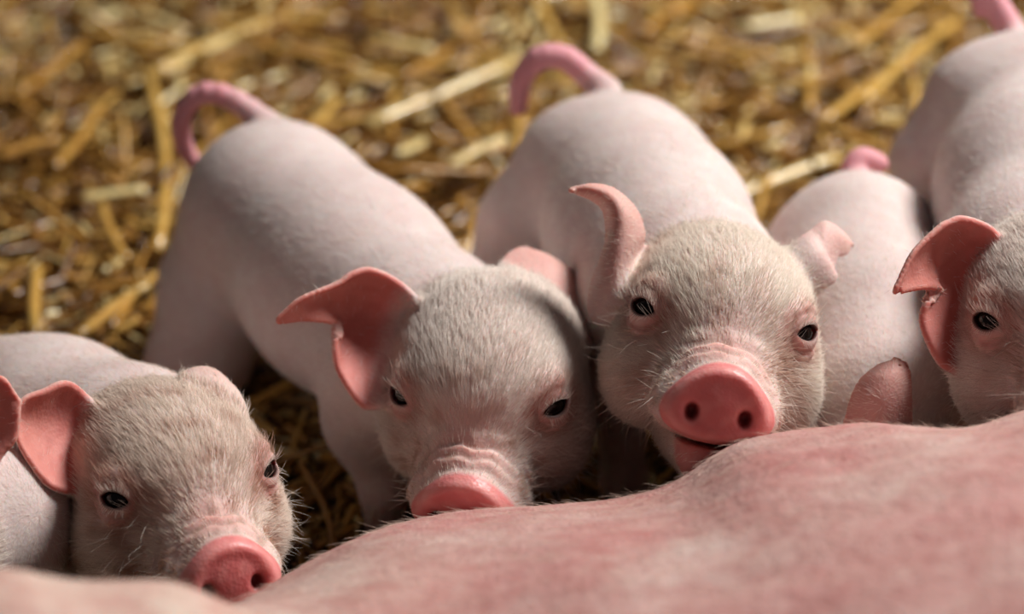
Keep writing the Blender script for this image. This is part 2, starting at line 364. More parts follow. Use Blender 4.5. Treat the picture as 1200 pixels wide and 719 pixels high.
def make_mesh(name, V, Q, mat, origin, parent=None, colors=None, floats=None):
    me = bpy.data.meshes.new(name)
    V = np.asarray(V, np.float64) / 1000 - np.array(origin)
    me.vertices.add(len(V)); me.vertices.foreach_set('co', V.ravel().astype(f32))
    k = Q.shape[1]
    me.loops.add(Q.size); me.loops.foreach_set('vertex_index', Q.ravel().astype(np.int32))
    me.polygons.add(len(Q)); me.polygons.foreach_set('loop_start', (np.arange(len(Q)) * k).astype(np.int32))
    me.update(calc_edges=True)
    me.polygons.foreach_set('use_smooth', np.ones(len(Q), bool))
    if colors is not None:
        a = me.color_attributes.new('tint', 'FLOAT_COLOR', 'POINT')
        c = np.ones((len(V), 4), f32); c[:, :3] = colors; a.data.foreach_set('color', c.ravel())
    for fn_, arr in (floats or {}).items():
        a = me.attributes.new(fn_, 'FLOAT', 'POINT'); a.data.foreach_set('value', np.asarray(arr, f32))
    me.materials.append(mat)
    o = bpy.data.objects.new(name, me); COL.objects.link(o)
    if parent is not None: o.parent = parent
    else: o.location = origin
    return o

def make_hair(name, roots, dirs, lens, nrm, rad, mat, origin, parent, rng, seg=4, droop=.35, jit=.18):
    n = len(roots)
    c = bpy.data.hair_curves.new(name)
    c.add_curves([seg] * n)
    t = np.linspace(0, 1, seg)
    side = rng.normal(size=(n, 3)) * jit
    d0 = dirs + side; d0 /= np.linalg.norm(d0, axis=1)[:, None]
    bend = -nrm * droop + rng.normal(size=(n, 3)) * jit * .8
    P = roots[:, None, :] + lens[:, None, None] * (t[None, :, None] * d0[:, None, :] + (t ** 2)[None, :, None] * bend[:, None, :] * .5)
    P = P / 1000 - np.array(origin)
    c.attributes['position'].data.foreach_set('vector', P.reshape(-1).astype(f32))
    ra = c.attributes.get('radius') or c.attributes.new('radius', 'FLOAT', 'POINT')
    R = rad[:, None] * (1 - .85 * t[None, :] ** 1.5)
    ra.data.foreach_set('value', (R.reshape(-1) / 1000).astype(f32))
    c.materials.append(mat)
    o = bpy.data.objects.new(name, c); COL.objects.link(o); o.parent = parent
    return o

def cr_rows(pts, n):
    """Catmull-Rom through control rows"""
    P = np.array(pts, float); P = np.concatenate([[2 * P[0] - P[1]], P, [2 * P[-1] - P[-2]]])
    m = len(P) - 3; out = []
    for t in np.linspace(0, m - 1e-6, n):
        i = int(t); u = t - i; a, b, c, d = P[i:i + 4]
        out.append(.5 * (2 * b + (c - a) * u + (2 * a - 5 * b + 4 * c - d) * u * u + (3 * b - a - 3 * c + d) * u ** 3))
    return np.array(out)

class Ear:
    def __init__(s, rows, head, sc):
        R = np.array(rows, float)                     # n x 3 x 3
        inner = R[0] + (np.array(head) - R[0]) * .30
        R = np.concatenate([inner[None], R])
        nu, nv = 46, 26
        G = cr_rows(R, nu)
        v = np.linspace(0, 1, nv)
        a, m, b = G[:, 0], G[:, 1], G[:, 2]
        c = 2 * m - .5 * (a + b)
        S = ((1 - v) ** 2)[None, :, None] * a[:, None] + (2 * v * (1 - v))[None, :, None] * c[:, None] + (v ** 2)[None, :, None] * b[:, None]
        du = np.gradient(S, axis=0); dv = np.gradient(S, axis=1)
        N = np.cross(du, dv); L = np.linalg.norm(N, axis=2, keepdims=True); N = N / np.maximum(L, 1e-6)
        N[-3:] = N[-4]
        s.step = max(np.linalg.norm(du, axis=2).max(), np.linalg.norm(dv, axis=2).max())
        s.S = S.reshape(-1, 3).astype(f32); s.N = N.reshape(-1, 3).astype(f32)
        s.u = np.repeat(np.linspace(0, 1, nu), nv).astype(f32)
        s.v = np.tile(v, nu).astype(f32)
        s.S2 = (s.S ** 2).sum(1)
        s.th = (2.6 - 1.5 * s.u) * sc
        # which side faces the curl (inner): side of the sheet where the middle bulges away from
        mid = .5 * (a + b) - m
        s.inner = 1.0 if (mid[1:-1] * N[1:-1, nv // 2]).sum() > 0 else -1.0
        s.lo = s.S.min(0) - 14; s.hi = s.S.max(0) + 14
    def query(s, p):
        D2 = (p ** 2).sum(1)[:, None] - 2 * p @ s.S.T + s.S2[None]
        i = D2.argmin(1)
        q = p - s.S[i]; nd = (q * s.N[i]).sum(1)
        t2 = np.maximum((q * q).sum(1) - nd * nd, 0)
        td = np.maximum(np.sqrt(t2) - s.step * .55, 0)
        return np.sqrt(nd * nd + td * td), nd, i
    def dist(s, p):
        box = np.maximum(np.maximum(s.lo - p, p - s.hi), 0)
        out = np.sqrt((box * box).sum(1)) + 12
        m = (out <= 12.001)
        if m.any():
            d, nd, i = s.query(p[m]); out[m] = d - s.th[i]
        return out

def hash_noise(P, s, seed=0):
    """cheap smooth pseudo noise from summed sines, -1..1"""
    r = np.random.RandomState(seed); o = np.zeros(len(P))
    for k in range(7):
        d = r.normal(size=3); d /= np.linalg.norm(d)
        o += np.sin(P @ d * (2 * math.pi / s) * r.uniform(.6, 1.6) + r.uniform(0, 6.28))
    return o / 4.0

def build_piglet(key, sp, label, seed):
    rng = np.random.RandomState(seed)
    R = np.array(sp['rot'], float); H = np.array(sp['head'], float); sc = sp['scale']
    Rf = R.astype(f32); Hf = H.astype(f32)
    toL = lambda p: ((p - Hf) @ Rf) / f32(sc)
    toW = lambda q: H + (np.asarray(q) * sc) @ R.T
    spine = [np.array(s, float) for s in sp['spine']]
    shoulder, rump = spine[0][:3], spine[-1][:3]
    fv = shoulder - rump; fv[2] = 0; fv = unit(fv); lv = np.array([-fv[1], fv[0], 0.])
    ears = [Ear(e, H, sc) for e in sp['ears']]
    bs = spine[-1][3] / 50.0
    sprd = sp.get('spread', 0)
    legs = []; feet = []
    hl = sp.get('haunch')
    for s in (1, -1):
        rz = rump[2]
        hip = rump + lv * s * 22 * bs + np.array([0, 0, -6 * bs]) + fv * 2
        ex = sprd if s * lv[0] < 0 else 0
        knee = rump + fv * 22 * bs + lv * s * (33 + ex * .5) * bs; knee[2] = max(rz - 34 * bs, 40)
        hock = rump - fv * 20 * bs + lv * s * (31 + ex) * bs; hock[2] = 40
        foot = rump - fv * 8 * bs + lv * s * (30 + ex) * bs; foot[2] = 9
        radii = (31 * bs, 22 * bs, 11.5 * bs, 10 * bs)
        if hl and s * lv[0] < 0:
            hip, knee, hock = [np.array(h[:3], float) for h in hl[:3]]; foot = hock + fv * 6; foot[2] = 9
            radii = (hl[0][3], hl[1][3], hl[2][3], 12)
        legs.append((hip, knee, hock, foot, radii)); feet.append((foot, fv))
        sh = shoulder + lv * s * 22 * bs + np.array([0, 0, -10.])
        el = shoulder - fv * 10 * bs + lv * s * 30 * bs; el[2] = max(shoulder[2] - 36, 36)
        kn = shoulder + fv * 4 + lv * s * 28 * bs; kn[2] = 36
        ft = shoulder + fv * 2 + lv * s * 27 * bs; ft[2] = 9
        legs.append((sh, el, kn, ft, (26 * bs, 17 * bs, 10.5 * bs, 9.5 * bs))); feet.append((ft, fv))
    tl = cr_rows([t for t in sp['tail']], 14)
    mo = sp.get('mouth', 1.6)

    def head0(q, detail=True):
        x = np.abs(q[:, 0:1]); m = np.concatenate([x, q[:, 1:]], 1)
        d = ell(m, (0, -16, 5), (45, 50, 41))
        d = smin(d, ell(m, (0, 13, 6), (39, 34, 30)), 14)
        d = smin(d, ell(m, (28, 0, -24), (24, 36, 27)), 16)
        d = smin(d, cone(m, (0, 16, -15), (0, 49, -25), 32, 24), 12)
        d = smin(d, ell(m, (18, 52, -31), (12, 17, 12)), 8)          # upper lip flews
        d = smin(d, cone(m, (0, 8, -44), (0, 54, -53), 24, 13.5), 6)
        return d
    # eye seats: march to the surface
    eyes = []; EX = 36.5
    for s in (1, -1):
        y = 90.0
        while head0(A(s * EX, y, 6)[None])[0] > 0 and y > -30: y -= .5
        look = unit((s * .62, .76, .22))
        c = np.array([s * EX, y, 6.]) - look * 4.6
        t = unit(np.cross((0, 0, 1), look)); t = t * np.sign(t[0]) * s      # t points outward
        u = np.cross(look, t); u = u * np.sign(u[2])
        # almond tilted: inner corner lower
        a_ = math.radians(10); t2 = t * math.cos(a_) + u * math.sin(a_); u2 = u * math.cos(a_) - t * math.sin(a_)
        eyes.append((c.astype(f32), look.astype(f32), t2.astype(f32), u2.astype(f32)))

    def headf(p):
        q = toL(p)
        d = head0(q)
        far = d > 30
        x = np.abs(q[:, 0]); y = q[:, 1]; z = q[:, 2]
        # wrinkles over the bridge of the snout and beside it
        wm = np.exp(-((y - 52) / 12) ** 2) * np.clip((z + 24) / 8, 0, 1) * np.clip((6 - z) / 8, 0, 1) * np.exp(-(x / 21) ** 2)
        d = d + wm * .85 * np.sin((y + x * x * .014 + z * .25) * 1.3 + .8 * np.sin(q[:, 0] * .23 + z * .2) + .6 * np.sin(q[:, 0] * .5))
        cm = np.exp(-((x - 27) / 8) ** 2 - ((y - 50) / 10) ** 2 - ((z + 27) / 13) ** 2)
        d = d + cm * 1.1 * np.sin((x * .8 - y * .4 + z * .3) * .95)
        # snout disc
        yy = y - 69 - .10 * (z + 28); zz = z + 28
        wd = 22.8 - .30 * zz - .008 * zz * zz
        e = (np.abs(q[:, 0] / wd) ** 2.5 + np.abs(zz / np.where(zz > 0, 18.5, 15.2)) ** 2.5) ** (1 / 2.5)
        rr = (e - 1) * 18.5 + 4.6; ax = np.abs(yy) - 5.8 + 4.6 + .005 * q[:, 0] ** 2 + .006 * zz * zz
        disc = np.minimum(np.maximum(rr, ax), 0) + np.sqrt(np.maximum(rr, 0) ** 2 + np.maximum(ax, 0) ** 2) - 4.6
        d = smin(d, disc, 8)
        # rim of the disc
        rim = np.sqrt((np.abs(e - .80) * 18) ** 2 + (yy - 3.4) ** 2) - 1.3
        d = smin(d, rim, 5)
        m = np.stack([x, y, z], 1)
        d = smax(d, -ell(m, (11.8, 75.5, -31.0), (2.7, 7, 3.4)), 3.2)
        # mouth slit
        d = smax(d, -ell(q, (0, 58, -46.6), (25, 24, 1.3)), 1.4)
        for c, look, t, u in eyes:
            v = q - c
            near = (v * v).sum(1) < 1600
            if not near.any(): continue
            v = v[near]; dd = d[near]
            b_ = v @ t; h_ = v @ u; l_ = v @ look
            # lids
            lid = np.sqrt((v * v).sum(1)) - 10.0
            dd = smin(dd, lid, 6)
            br = np.sqrt((b_ / 1.5) ** 2 + (h_ - 9) ** 2 + (l_ - 2.5) ** 2) - 6.0
            dd = smin(dd, br, 6)
            low = np.sqrt((b_ / 1.4) ** 2 + (h_ + 9.0) ** 2 + (l_ - 2.0) ** 2) - 3.6
            dd = smin(dd, low, 4)
            er = np.sqrt(b_ * b_ + (h_ * 1.15) ** 2)
            dd = dd + .8 * np.exp(-((er - 10.8) / 1.5) ** 2) + .4 * np.exp(-((er - 15) / 1.6) ** 2) * (h_ < 0)
            al = np.maximum(np.sqrt(b_ ** 2 + (h_ + 5.0) ** 2) - 8.9, np.sqrt(b_ ** 2 + (h_ - 5.4) ** 2) - 8.9)
            al = np.maximum(al, -l_ + 1)
            dd = smax(dd, -al, 1.3)
            dd = smax(dd, -(np.sqrt((v * v).sum(1)) - 7.9), .8)
            d[near] = dd
        return d * f32(sc)

    def bodyf(p):
        d = None
        for i in range(len(spine) - 1):
            a, b = spine[i], spine[i + 1]
            c = cone(p, a[:3], b[:3], a[3], b[3]); d = c if d is None else smin(d, c, 22)
        # belly sag and croup
        mid = spine[len(spine) // 2]
        d = smin(d, cone(p, H - R[:, 1] * 22 * sc - R[:, 2] * 8 * sc, shoulder, 36 * sc, spine[0][3] - 3), 22)
        for hip, kn, ho, ft, r in legs:
            g = cone(p, hip, kn, r[0], r[1])
            g = smin(g, cone(p, kn, ho, r[1], r[2]), 12)
            g = smin(g, cone(p, ho, ft, r[2], r[3]), 8)
            d = smin(d, g, 16)
        t = None
        for i in range(len(tl) - 1):
            c = cone(p, tl[i, :3], tl[i + 1, :3], tl[i, 3], tl[i + 1, 3]); t = c if t is None else smin(t, c, 2)
        return smin(d, t, 9)

    def fn(p):
        d = bodyf(p)
        d = smin(d, headf(p), 10)
        for e in ears: d = smin(d, e.dist(p), 5)
        return d
    pts = [s[:3] - s[3] for s in spine] + [s[:3] + s[3] for s in spine] + [H - 62 * sc, H + 62 * sc, toW((0, 84, -30)), toW((0, 84, -30)) + 20, toW((0, 80, -30)) - 25]
    pts += [e.lo + 8 for e in ears] + [e.hi - 8 for e in ears] + [t[:3] - 9 for t in tl] + [t[:3] + 9 for t in tl]
    for l in legs: pts += [j - 42 for j in l[:3]] + [j + 42 for j in l[:3]] + [l[3] - 13, l[3] + 13]
    pts = np.array(pts); lo = pts.min(0) - 6; hi = pts.max(0) + 6
    lo[2] = max(lo[2], -6)
    V, Q = surface_net(fn, lo, hi, sp['res'])
    V, Nn = refine(fn, V); V, Nn = refine(fn, V)
    V = V.astype(np.float64)

    # ---- colours
    q = ((V - H) @ R) / sc
    x = np.abs(q[:, 0]); y = q[:, 1]; z = q[:, 2]
    hd = headf(V.astype(f32)); inhead = hd < 3
    n1 = hash_noise(V, 30, seed) ; n2 = hash_noise(V, 9, seed + 1)
    C = np.array([.63, .515, .49])[None] * (1 + .025 * n1[:, None])
    def blend(col, wgt):
        nonlocal C
        wgt = np.clip(wgt, 0, 1)[:, None]; C = C * (1 - wgt) + np.array(col)[None] * wgt
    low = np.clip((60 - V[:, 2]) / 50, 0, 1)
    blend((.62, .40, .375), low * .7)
    wet = np.zeros(len(V)); hair = np.ones(len(V))
    # face tone: warmer, a little grubby
    blend((.72, .58, .52), inhead * .6)
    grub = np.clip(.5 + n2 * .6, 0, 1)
    yy = y - 69 - .10 * (z + 28)
    wd = 22.8 - .30 * (z + 28) - .008 * (z + 28) ** 2
    e = (np.abs(x / np.maximum(wd, 5)) ** 2.3 + np.abs((z + 28) / np.where(z > -28, 18.5, 15.5)) ** 2.3) ** (1 / 2.3)
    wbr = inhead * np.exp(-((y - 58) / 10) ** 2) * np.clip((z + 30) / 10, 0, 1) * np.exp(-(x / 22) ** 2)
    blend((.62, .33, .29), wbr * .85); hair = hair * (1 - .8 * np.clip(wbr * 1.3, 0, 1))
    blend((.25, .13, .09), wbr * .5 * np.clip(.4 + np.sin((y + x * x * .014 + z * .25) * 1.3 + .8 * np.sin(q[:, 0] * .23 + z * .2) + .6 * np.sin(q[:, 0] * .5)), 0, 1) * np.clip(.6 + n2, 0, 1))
    gr = sp.get('grime', .35)
    blend((.30, .18, .12), inhead * gr * np.clip(n2 * 1.3 - .1, 0, 1) * np.exp(-((y - 45) / 24) ** 2) * np.clip((8 - z) / 14, 0, 1))
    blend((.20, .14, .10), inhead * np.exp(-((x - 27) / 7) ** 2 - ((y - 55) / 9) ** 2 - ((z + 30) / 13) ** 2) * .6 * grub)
    disc = inhead * np.clip((yy + 3.5) / 3, 0, 1) * np.clip((1.32 - e) / .12, 0, 1) * (z > -46)
    blend((.66, .165, .165), disc * .95)
    blend((.78, .33, .30), disc * .4 * np.clip(n2 + .2, 0, 1))
    blend((.80, .45, .42), disc * np.exp(-((e - .95) / .12) ** 2) * .35)
    wet = np.maximum(wet, disc * .5); hair = hair * (1 - disc)
    nos = inhead * np.clip(1.35 - np.sqrt(((x - 11.8) / 3.0) ** 2 + ((z + 31) / 3.8) ** 2), 0, 1) * (y > 62)
    blend((.22, .035, .035), nos * 1.8)
    mth = inhead * np.exp(-((z + 47) / 4.5) ** 2) * np.clip((y - 42) / 12, 0, 1) * (e > .98)
    blend((.70, .25, .22), mth * .85); wet = np.maximum(wet, mth * .5); hair = hair * (1 - mth)
    chin = inhead * np.clip((-46 - z) / 3, 0, 1) * np.clip((y - 44) / 8, 0, 1)
    blend((.66, .24, .22), chin * .8); hair = hair * (1 - .9 * chin)
    for c, look, t, u in eyes:
        v = q - c; b_ = v @ t; h_ = v @ u; l_ = v @ look
        rr = np.sqrt((b_ / 1.3) ** 2 + (h_) ** 2)
        m = inhead * (l_ > -6)
        blend((.46, .19, .16), m * np.exp(-((rr - 9) / 6) ** 2) * (.55 + .3 * grub))
        hair = hair * (1 - .55 * m * np.exp(-((rr - 8) / 5) ** 2)) * (1 - .97 * np.clip(m * np.exp(-(b_ / 9) ** 4 - ((h_ + 5.5) / 7.5) ** 4), 0, 1))
        hair = hair * (1 - .6 * m * np.exp(-((rr - 12) / 5) ** 2) * (h_ > 0))
        blend((.34, .15, .11), m * np.exp(-((rr - 12.5) / 3) ** 2) * .6 * grub * (h_ > 0))
        al = np.maximum(np.sqrt(b_ ** 2 + (h_ + 5.0) ** 2) - 8.9, np.sqrt(b_ ** 2 + (h_ - 5.4) ** 2) - 8.9)
        lidm = m * np.exp(-(al / 1.1) ** 2)
        blend((.10, .05, .045), lidm * .9); blend((.03, .02, .02), m * (al < 0) * (l_ > 0))
        wet = np.maximum(wet, lidm * .5); hair = hair * (1 - np.clip(m * (al < 1.6) * (rr < 10), 0, 1))
    for e_, oc in zip(ears, sp.get('outer', [(.60, .34, .31)] * 2)):
        bx = ((V > e_.lo + 6) & (V < e_.hi - 6)).all(1)
        ii = np.where(bx)[0]
        d_, nd, k = e_.query(V[ii].astype(f32))
        on = np.clip(1 - (d_ - e_.th[k] - .5) / 2.0, 0, 1)
        u_ = e_.u[k]; ramp = np.clip((u_ - .14) / .12, 0, 1) * on
        inn = (nd * e_.inner > 0)
        wi = np.zeros(len(V)); wi[ii] = ramp * inn; wo = np.zeros(len(V)); wo[ii] = ramp * (~inn)
        ed = np.zeros(len(V)); ed[ii] = ramp * np.clip((u_ - .2) / .5, 0, 1)
        blend((.58, .185, .16), wi * .95); blend((.42, .10, .09), wi * .45 * np.clip(n2, 0, 1))
        blend(oc, wo * .85); blend((.60, .26, .20), ed * .35)
        hair = hair * (1 - wi * .93) * (1 - wo * .35)
    tm = np.zeros(len(V))
    for i in range(len(tl)):
        tm = np.maximum(tm, np.clip(1 - (np.linalg.norm(V - tl[i, :3], axis=1) - tl[i, 3] - 1) / 4, 0, 1) * min(1, i / 4))
    blend((.68, .30, .34), tm * .95); hair = hair * (1 - tm * .8)

    base = np.array([*(shoulder[:2] + rump[:2]) / 2000, 0.0])
    root = bpy.data.objects.new('piglet', None); COL.objects.link(root); root.location = base
    root.empty_display_size = .05
    root['label'] = label; root['category'] = 'piglet'; root['group'] = 'suckling piglets lined up along the sow'
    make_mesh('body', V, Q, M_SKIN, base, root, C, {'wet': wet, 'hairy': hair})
    # ---- eyes
    for c, look, t, u in eyes:
        ev, eq = ball(18, 12); wv = toW(np.asarray(c)[None] + ev * 7.75)
        make_mesh('eye', wv, eq, M_EYE, base, root)
    # ---- hooves
    for ft, f in feet:
        hv, hq = hoof_shape(); l2 = np.array([-f[1], f[0], 0])
        W_ = np.array(ft)[None] * [1, 1, 0] + hv[:, :1] * l2 + hv[:, 1:2] * f + hv[:, 2:] * np.array([0, 0, 1.])
        make_mesh('hoof', W_, hq, M_HOOF, base, root)
    # ---- fur
    bodyw = hair * np.where(inhead, 1.0, .2)
    muz = inhead * np.clip((y - 40) / 20, 0, 1)
    bodyw = bodyw * (1 - .55 * muz)
    nf = sp.get('nfur', 72000)
    pr = bodyw / bodyw.sum()
    idx = rng.choice(len(V), nf, p=pr)
    N_ = Nn[idx].astype(np.float64)
    back = -R[:, 1]
    dh = back[None] * 1.0 + (R[:, 2])[None] * (.55 * np.clip(z[idx] / 20 + .9, -.8, 1))[:, None] + (R[:, 0])[None] * (q[idx, 0] / 70)[:, None]
    dbody = np.tile(-fv + np.array([0, 0, -.5]), (nf, 1))
    for c, look, t, u in eyes:                     # the coat parts around each eye
        v_ = q[idx] - np.asarray(c, float); w_ = np.exp(-((v_ ** 2).sum(1) / 13 ** 2))[:, None]
        dh = dh + (v_ @ R.T) / np.maximum(np.linalg.norm(v_, axis=1), 1)[:, None] * w_ * 2.2
    k = inhead[idx][:, None]
    D = np.where(k, dh, dbody)
    D = D - (D * N_).sum(1)[:, None] * N_; D /= np.maximum(np.linalg.norm(D, axis=1), .05)[:, None]
    D = D + N_ * .26; D /= np.linalg.norm(D, axis=1)[:, None]
    ln = np.where(inhead[idx], 8.4 - 4.8 * muz[idx], 4.4) * rng.uniform(.6, 1.25, nf) * sc
    jt = rng.normal(size=(nf, 3)) * sp['res'] * .5; jt -= (jt * N_).sum(1)[:, None] * N_
    fur = make_hair('fur', V[idx] + jt, D, ln, N_, np.where(inhead[idx], .088, .055) * rng.uniform(.6, 1.3, nf), FURS.get(key, M_COAT), base, root, rng, jit=.13)
    qi = q[idx]; xi = np.abs(qi[:, 0]); hn = hash_noise(V[idx], 16, seed + 5); ih = inhead[idx]; G_ = sp.get('grime', .35)
    gm = np.exp(-((xi - 29) / 9) ** 2 - ((qi[:, 2] + 24) / 16) ** 2) * (qi[:, 1] > 20) * np.clip(.5 + hn, 0, 1)
    gm = gm + np.exp(-((qi[:, 1] - 52) / 14) ** 2) * np.clip(.2 + hn, 0, 1) * .7
    gm = gm + .5 * np.clip(hn - .25, 0, 1) * (qi[:, 2] > -30) * G_ * 2
    for c, look, t, u in eyes:
        v_ = qi - np.asarray(c, float); rr_ = np.sqrt((v_ @ t / 1.2) ** 2 + (v_ @ u) ** 2)
        gm = gm + np.exp(-((rr_ - 11) / 5) ** 2) * .8 * (v_ @ look > -8)
    gm = np.clip(gm * ih, 0, 1)[:, None] * min(1, .5 + .8 * G_)
    ft_ = 1 - gm * (1 - np.array([.62, .42, .34])[None])
    ft_ = ft_ * rng.uniform(.86, 1.0, (nf, 1))
    ta = fur.data.attributes.new('tint', 'FLOAT_COLOR', 'CURVE')
    ta.data.foreach_set('color', np.concatenate([ft_, np.ones((nf, 1))], 1).reshape(-1).astype(f32))
    # ---- eyelashes and whiskers
    r_, d_, n_, l_ = [], [], [], []
    for c, look, t, u in eyes:
        c, look, t, u = [np.asarray(a, float) for a in (c, look, t, u)]
        for a in np.linspace(-6.2, 6.4, 26):
            hh = -6.0 + math.sqrt(max(9.6 ** 2 - a * a, 0))
            p = c + t * a + u * (hh + .3) + look * math.sqrt(max(9.9 ** 2 - a * a - hh * hh, 4))
            dr = unit(look * .9 + u * .55 + t * (a / 9)); r_.append(p); d_.append(dr); n_.append(u * -1); l_.append(rng.uniform(5, 8))
        for a in np.linspace(-5, 6, 12):
            hh = 5.6 - math.sqrt(max(9.6 ** 2 - a * a, 0))
            p = c + t * a + u * (hh - .3) + look * math.sqrt(max(9.9 ** 2 - a * a - hh * hh, 4))
            r_.append(p); d_.append(unit(look * .8 - u * .7 + t * (a / 12))); n_.append(u); l_.append(rng.uniform(3, 5))
    r_, d_, n_, l_ = map(np.array, (r_, d_, n_, l_))
    make_hair('eyelashes', toW(r_), d_ @ R.T, l_ * sc, n_ @ R.T, np.full(len(r_), .09), M_FUR, base, root, rng, droop=.5, jit=.12)
    wm = np.where(inhead & (hair > .5) & (((x > 24) & (y > 10) & (z < 5)) ))[0]
    wi_ = rng.choice(wm, 150); Nw = Nn[wi_].astype(float)
    Dw = Nw * .8 + np.where((z[wi_] > 20)[:, None], R[:, 2][None] * .5, -R[:, 2][None] * .3) + back[None] * .3; Dw /= np.linalg.norm(Dw, axis=1)[:, None]
    make_hair('whiskers', V[wi_], Dw, rng.uniform(9, 17, 150) * sc, Nw, np.full(150, .09), M_FUR, base, root, rng, droop=.3, jit=.25)
    return root

def ball(nu, nv):
    V = [(0, 0, 1)]
    for j in range(1, nv):
        th = math.pi * j / nv
        for i in range(nu):
            V.append((math.sin(th) * math.cos(2 * math.pi * i / nu), math.sin(th) * math.sin(2 * math.pi * i / nu), math.cos(th)))
    V.append((0, 0, -1)); Q = []
    for i in range(nu):
        a, b = 1 + i, 1 + (i + 1) % nu; Q.append((0, a, b, b))
    for j in range(nv - 2):
        for i in range(nu):
            a = 1 + j * nu + i; b = 1 + j * nu + (i + 1) % nu; Q.append((a, a + nu, b + nu, b))
    e = len(V) - 1
    for i in range(nu):
        a, b = 1 + (nv - 2) * nu + i, 1 + (nv - 2) * nu + (i + 1) % nu; Q.append((a, e, b, b))
    # triangles as separate fans would need mixed loops: collapse with tiny quads split into two tris
    T = []
    for q in Q:
        T.append((q[0], q[1], q[2]))
        if q[3] != q[2]: T.append((q[0], q[2], q[3]))
    return np.array(V, float), np.array(T)

def hoof_shape():
    V, T = [], []
    for s in (-1, 1):
        bv, bt = ball(10, 8)
        bv = np.clip(bv * 1.0, [-1, -1, -.55], [1, 1, 1])
        v = bv * [5.2, 9.5, 11.0] + [s * 4.4, 4, 6.05]
        v[:, 1] += (10 - v[:, 2]) * .25
        T.append(bt + sum(len(a) for a in V)); V.append(v)
    return np.concatenate(V), np.concatenate(T)

# ---------------------------------------------------------------- floor and bedding
def floor():
    m, nt, N, L, b = new_mat('earthen_floor')
    n = N.new('ShaderNodeTexNoise'); n.inputs['Scale'].default_value = 60; n.inputs['Detail'].default_value = 8
    rp = N.new('ShaderNodeValToRGB'); rp.color_ramp.elements[0].color = (.035, .018, .008, 1); rp.color_ramp.elements[1].color = (.16, .09, .035, 1)
    co = N.new('ShaderNodeTexCoord'); L.new(co.outputs['Object'], n.inputs['Vector'])
    L.new(n.outputs['Fac'], rp.inputs[0]); L.new(rp.outputs[0], b.inputs['Base Color']); b.inputs['Roughness'].default_value = .9
    V = np.array([(-3000, -1500, 0), (3000, -1500, 0), (3000, 4500, 0), (-3000, 4500, 0), (-3000, -1500, -60), (3000, -1500, -60), (3000, 4500, -60), (-3000, 4500, -60)], float)
    Q = np.array([(0, 1, 2, 3), (7, 6, 5, 4), (0, 4, 5, 1), (1, 5, 6, 2), (2, 6, 7, 3), (3, 7, 4, 0)])
    o = make_mesh('floor', V, Q, m, (0, 0, 0)); o['kind'] = 'structure'
    o.data.polygons.foreach_set('use_smooth', np.zeros(6, bool))
floor()

def straws_mesh(C, D, Lh, Rd, bend, tone, sides, rings, flat, rng):
    """many tubes in one array: centre, unit direction, half length, radius"""
    n = len(C)
    up_ = np.tile([0, 0, 1.], (n, 1)); S = np.cross(D, up_); S /= np.maximum(np.linalg.norm(S, axis=1), 1e-3)[:, None]
    U = np.cross(S, D)
    ro = rng.uniform(0, 6.28, n)
    t = np.linspace(-1, 1, rings)
    cen = C[:, None] + D[:, None] * (Lh[:, None] * t[None])[..., None] + bend[:, None] * ((1 - t ** 2)[None] * Lh[:, None])[..., None]
    a = np.arange(sides) * 2 * math.pi / sides
    ca = np.cos(a)[None] * flat[:, None]; sa = np.sin(a)[None] / np.sqrt(flat)[:, None] if False else np.sin(a)[None] + 0 * flat[:, None]
    S2 = S * np.cos(ro)[:, None] + U * np.sin(ro)[:, None]; U2 = U * np.cos(ro)[:, None] - S * np.sin(ro)[:, None]
    off = (ca[..., None] * S2[:, None] + sa[..., None] * U2[:, None]) * Rd[:, None, None]
    tw = (1 + .10 * rng.normal(size=(n, rings)))
    P = cen[:, :, None] + off[:, None] * tw[:, :, None, None]
    base = (np.arange(n) * rings * sides)[:, None, None]
    i = np.arange(rings - 1)[:, None]; j = np.arange(sides)[None]
    j2 = (j + 1) % sides
    q = np.stack([i * sides + j, i * sides + j2, (i + 1) * sides + j2, (i + 1) * sides + j], -1).reshape(-1, 4)
    Q = (base + q[None]).reshape(-1, 4)
    T = np.repeat(tone, rings * sides)
    return P.reshape(-1, 3), Q, T

rg = np.random.RandomState(5)
def rand_straws(n, zlo, zhi, rlo, rhi, llo, lhi, x0=-560, x1=560, y0=-220, y1=980):
    C = np.stack([rg.uniform(x0, x1, n), rg.uniform(y0, y1, n), rg.uniform(zlo, zhi, n)], 1)
    a = rg.uniform(0, math.pi, n); el = rg.normal(0, .24, n)
    D = np.stack([np.cos(a) * np.cos(el), np.sin(a) * np.cos(el), np.sin(el)], 1)
    Lh = rg.uniform(llo, lhi, n) / 2; Rd = rg.uniform(rlo, rhi, n)
    C[:, 2] = np.maximum(C[:, 2], Rd + np.abs(D[:, 2]) * Lh * .8)
    bend = rg.normal(0, .06, (n, 3)); bend[:, 2] = np.abs(bend[:, 2]) * .5
    return C, D, Lh, Rd, bend
n = 15000
C_, D_, L_, R_, B_ = rand_straws(n, 1, 20, .9, 2.5, 15, 75)
P_, Q_, T_ = straws_mesh(C_, D_, L_, R_, B_, np.clip(rg.normal(.42, .27, n), .0, 1.1), 5, 3, rg.uniform(.3, 1, n), rg)
_m = 5200
C2, D2, L2, R2, B2 = rand_straws(_m, 12, 25, 1.2, 2.9, 7, 26)
P2, Q2, T2 = straws_mesh(C2, D2, L2, R2, B2, np.clip(rg.normal(.72, .3, _m), .05, 1.15), 5, 3, rg.uniform(.15, .5, _m), rg)
Q_ = np.concatenate([Q_, Q2 + len(P_)]); P_ = np.concatenate([P_, P2]); T_ = np.concatenate([T_, T2])
_m = 13000
C2, D2, L2, R2, B2 = rand_straws(_m, 1, 22, 1.2, 2.6, 30, 100, -1500, 1500, -900, 2300)
